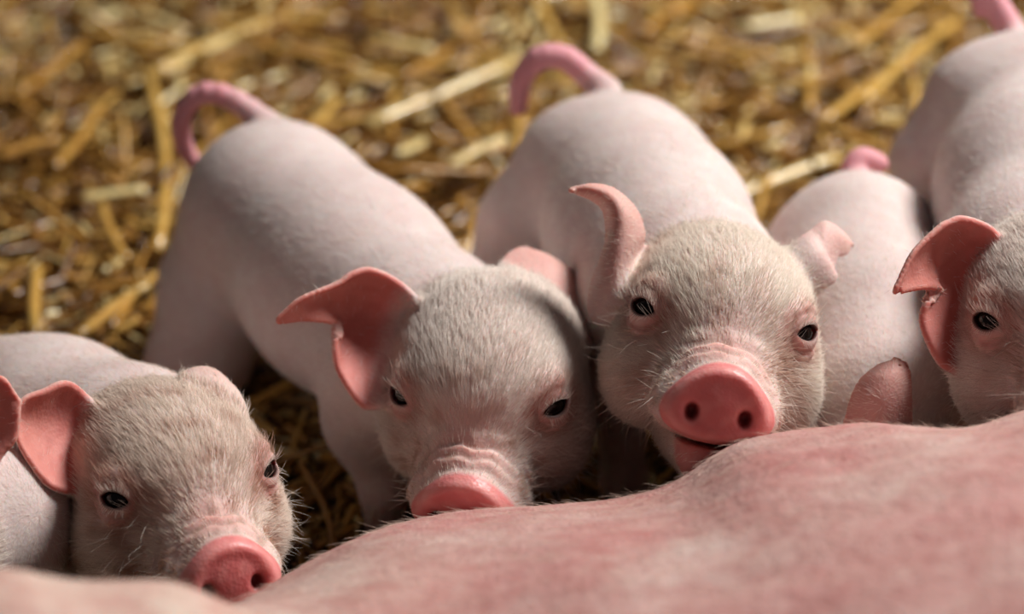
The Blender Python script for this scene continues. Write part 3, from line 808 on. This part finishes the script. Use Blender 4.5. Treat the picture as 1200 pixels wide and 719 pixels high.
kp = ~((np.abs(C2[:, 0]) < 540) & (C2[:, 1] < 960) & (C2[:, 1] > -200)); C2, D2, L2, R2, B2 = C2[kp], D2[kp], L2[kp], R2[kp], B2[kp]; _m = len(C2)
P2, Q2, T2 = straws_mesh(C2, D2, L2, R2, B2, np.clip(rg.normal(.45, .27, _m), .0, 1.1), 4, 3, rg.uniform(.3, .8, _m), rg)
Q_ = np.concatenate([Q_, Q2 + len(P_)]); P_ = np.concatenate([P_, P2]); T_ = np.concatenate([T_, T2])
so = make_mesh('straw_bedding', P_, Q_, M_STRAW, (0, .3, 0), None, None, {'tone': T_})
so['kind'] = 'stuff'; so['label'] = 'deep layer of chopped golden brown straw covering the ground'; so['category'] = 'straw'

def one_straw(L, r, tone, sides=9, rings=9, seed=0):
    """a single stalk along local x, hollow cut ends and a swollen node"""
    rr = np.random.RandomState(seed); V = []; Q = []; bx, bz = rr.normal(0, .02), rr.normal(0, .015)
    node = rr.uniform(-.5, .5)
    ts = np.linspace(-1, 1, rings)
    prof = [(t, 1.0) for t in ts] + [(t, .72) for t in ts[::-1]]
    for t, f in prof:
        g = r * f * (1 + .22 * math.exp(-((t - node) / .05) ** 2) - .05 * t)
        for j in range(sides):
            a = 2 * math.pi * j / sides
            V.append((t * L / 2, g * math.cos(a) + bx * L * (1 - t * t), .78 * g * math.sin(a) + bz * L * (1 - t * t)))
    m = len(prof)
    for i in range(m):
        for j in range(sides):
            j2 = (j + 1) % sides; i2 = (i + 1) % m
            Q.append((i * sides + j, i2 * sides + j, i2 * sides + j2, i * sides + j2))
    me = bpy.data.meshes.new('straw_stalk'); me.from_pydata([tuple(c / 1000 for c in v) for v in V], [], Q)
    me.polygons.foreach_set('use_smooth', np.ones(len(Q), bool))
    a = me.attributes.new('tone', 'FLOAT', 'POINT'); a.data.foreach_set('value', np.full(len(V), tone, f32))
    me.materials.append(M_STRAW)
    return me
for k, (a, b, r, tone, lab) in enumerate(NAMED_STRAWS):
    a, b = Vector(a), Vector(b); d = b - a
    me = one_straw(d.length, r, tone, seed=k)
    o = bpy.data.objects.new('straw_stalk', me); COL.objects.link(o)
    o.location = (a + b) / 2000
    o.location.z += .003 * (k % 4)
    d.z += (k % 3 - 1) * .04 * d.length
    o.rotation_euler = d.to_track_quat('X', 'Z').to_euler()
    o['label'] = lab; o['category'] = 'straw'
protos = [one_straw(L, r, t, 7, 6, 40 + i) for i, (L, r, t) in enumerate(
    [(90, 2.6, .6), (60, 2.2, .85), (110, 2.8, .7), (45, 2.4, 1.0), (75, 2.0, .5), (130, 2.9, .75), (55, 2.6, .9), (85, 2.3, .35), (38, 3.0, 1.0), (100, 2.2, .6)])]
GX = np.random.RandomState(11)
bpy.context.view_layer.update()
PLACES = [['at the top left corner', 'above the first curly tail', 'near the second curly tail', 'above the third piglet\'s rump', 'at the top right corner'],
          ['at the left edge, upper half', 'around the first curly tail', 'between the two curly tails', 'behind the third piglet\'s back', 'beside the rightmost piglet\'s back'],
          ['above the lower left piglet', 'by the second piglet\'s hind leg', 'between the two middle piglets', 'by the pink tail stub', 'between the rightmost piglets']]
LOOKS = ['golden brown straw', 'short golden straw', 'long tan straw', 'short pale straw chip', 'thin brown straw', 'very long gold straw', 'short yellow straw', 'dark brown straw', 'stubby pale straw chip', 'thin long tan straw']
placed = 0; BY = {}
while placed < 270:
    yy = GX.uniform(60, 720); xx = GX.uniform(-1, 1) * (.2 * (yy + 1000) * .98)
    if abs(xx) < 250 and yy < 250 and GX.rand() < .8: continue
    o = bpy.data.objects.new('straw_stalk', protos[GX.randint(len(protos))]); COL.objects.link(o)
    o.location = (xx / 1000, yy / 1000, GX.uniform(.014, .024))
    o.rotation_euler = (GX.uniform(0, 6.28), GX.normal(0, .2), GX.uniform(0, 6.28))
    _v = cam.matrix_world.inverted() @ o.location
    u_ = _v.x / -_v.z * 85 / 36; v_ = _v.y / -_v.z * 85 / 36
    pl = PLACES[min(2, int((.3 - v_) / .13))] if v_ < .3 else PLACES[0]
    k5 = min(4, max(0, int((u_ + .5) * 5)))
    hd_ = o.rotation_euler[2] % math.pi
    way = 'lying level' if min(hd_, math.pi - hd_) < .5 else ('pointing away' if abs(hd_ - math.pi / 2) < .45 else ('slanting right' if hd_ < math.pi / 2 else 'slanting left'))
    lab = LOOKS[protos.index(o.data)] + ' ' + way + ' ' + pl[k5]
    o['label'] = lab; o['category'] = 'straw'
    o['group'] = 'loose straw stalks ' + pl[k5]
    BY.setdefault(lab, []).append((u_, o))
    placed += 1
ORD = ['leftmost', 'second from left', 'third from left', 'fourth from left', 'fifth from left', 'sixth from left']
for lab, li in BY.items():
    if len(li) > 1:
        li.sort(key=lambda t: t[0])
        for r_, (u_, o) in enumerate(li):
            o['label'] = lab + ', ' + ('rightmost' if r_ == len(li) - 1 else ORD[min(r_, 5)])

# ---------------------------------------------------------------- sow
def build_sow():
    st = np.array(SOW_STATIONS, float); xs = st[:, 0]
    lg = [np.array(p, float) for p in SOW_LEG]
    xd = np.linspace(xs[0], xs[-1], 400)
    cols = []; soft = []
    for j in range(1, 5):
        v = np.interp(xd, xs, st[:, j]); kk = np.ones(9) / 9
        vp = np.pad(v, 4, mode='edge'); cols.append(np.convolve(vp, kk, 'valid')); k2 = np.ones(101) / 101; soft.append(np.convolve(np.pad(v, 50, mode='edge'), k2, 'valid'))
    def torso(p):
        x = p[:, 0]; xc = np.clip(x, xs[0], xs[-1])
        w_ = np.clip((p[:, 1] + 230) / 130, 0, 1); w_ = w_ * w_ * (3 - 2 * w_); w_ = np.where(x < -60, 1, w_ + (1 - w_) * np.clip((20 - x) / 80, 0, 1))
        cy, cz, a, b = [np.interp(xc, xd, c) * w_ + np.interp(xc, xd, e) * (1 - w_) for c, e in zip(cols, soft)]
        k = np.sqrt(((p[:, 1] - cy) / a) ** 2 + ((p[:, 2] - cz) / b) ** 2)
        g = np.sqrt(((p[:, 1] - cy) / a ** 2) ** 2 + ((p[:, 2] - cz) / b ** 2) ** 2) / np.maximum(k, 1e-3)
        d = (k - 1) / np.maximum(g, 1e-5)
        return np.maximum(d, np.abs(x - xc) + d * .0 - 1e-3 + np.where(x == xc, -1e3, 0))
    def fn(p):
        p64 = p.astype(np.float64)
        d = torso(p64)
        leg = None
        for i in range(len(lg) - 1):
            c = cone(p, lg[i][:3], lg[i + 1][:3], lg[i][3], lg[i + 1][3]); leg = c if leg is None else smin(leg, c, 20)
        d = smin(d, leg, 45)
        d = d + 2.2 * hash_noise(p64, 110, 3) + .9 * hash_noise(p64, 38, 4) + .25 * hash_noise(p64, 14, 6)
        d = smax(d, -(p[:, 2] - 0.5), 10)
        return d.astype(f32)
    lo = (xs[0] - 10, -720, -4); hi = (xs[-1] + 10, -20, 340)
    V, Q = surface_net(fn, lo, hi, 4.2)
    V, Nn = refine(fn, V); V = V.astype(float)
    # finer skin where it is close to the camera view
    n1 = hash_noise(V, 70, 8); n2 = hash_noise(V, 18, 9); n3 = hash_noise(V, 7, 10)
    C = np.array([.48, .26, .235])[None] * np.ones((len(V), 1))
    def bl(col, wg):
        nonlocal C
        wg = np.clip(wg, 0, 1)[:, None]; C = C * (1 - wg) + np.array(col)[None] * wg
    bl((.56, .40, .36), .6 * np.clip(n1, 0, 1)); bl((.50, .21, .20), .5 * np.clip(-n1, 0, 1)); bl((.60, .40, .35), .3 * np.clip(n2, 0, 1)); bl((.52, .20, .19), .25 * np.clip(n3 - .4, 0, 1))
    dl = np.min([np.linalg.norm(V - p[:3], axis=1) - p[3] for p in lg], axis=0)
    bl((.62, .46, .38), .8 * np.clip(1 - dl / 60, 0, 1))
    base = np.array([.3, -.35, 0.])
    root = bpy.data.objects.new('sow', None); COL.objects.link(root); root.location = base
    root['label'] = 'large pink sow lying in the foreground, her bare flank filling the lower right'; root['category'] = 'pig'
    make_mesh('body', V, Q, M_SOW, base, root, C, {'wet': np.zeros(len(V)), 'hairy': np.ones(len(V))})
    rng = np.random.RandomState(2)
    wv = (np.exp(-((V[:, 0] - 60) / 260) ** 2) * (V[:, 1] > -330) * (V[:, 2] > 25)); wv /= wv.sum()
    nf = 9000
    idx = rng.choice(len(V), nf, p=wv); N_ = Nn[idx].astype(float)
    D = np.tile([-.75, -.45, .1], (nf, 1)); D -= (D * N_).sum(1)[:, None] * N_; D /= np.linalg.norm(D, axis=1)[:, None]; D += N_ * .22
    jt = rng.normal(size=(nf, 3)) * 2.0; jt -= (jt * N_).sum(1)[:, None] * N_
    make_hair('bristles', V[idx] + jt, D, rng.uniform(5, 11, nf), N_, np.full(nf, .06), M_SOWHAIR, base, root, rng, jit=.2)
build_sow()

# ---------------------------------------------------------------- piglets
LABELS = {
 'left_face': 'piglet at lower left with red ear, snout at the bottom edge and white back behind',
 'second': 'piglet left of centre with curled pink tail, its chin hidden by the pink flank',
 'third': 'piglet right of centre facing the camera, big red snout and nostrils showing',
 'between': 'piglet seen only as a pale back with a short pink tail stub, head down',
 'right': 'piglet cut by the right edge with a large drooping red ear',
 'edge': 'piglet cut by the left edge, only its shoulder and a pink ear rim showing',
}
import time
for i, (k, sp) in enumerate(PIGLETS.items()):
    t0 = time.time(); build_piglet(k, sp, LABELS[k], 20 + i); print('piglet', k, round(time.time() - t0, 1), 's')
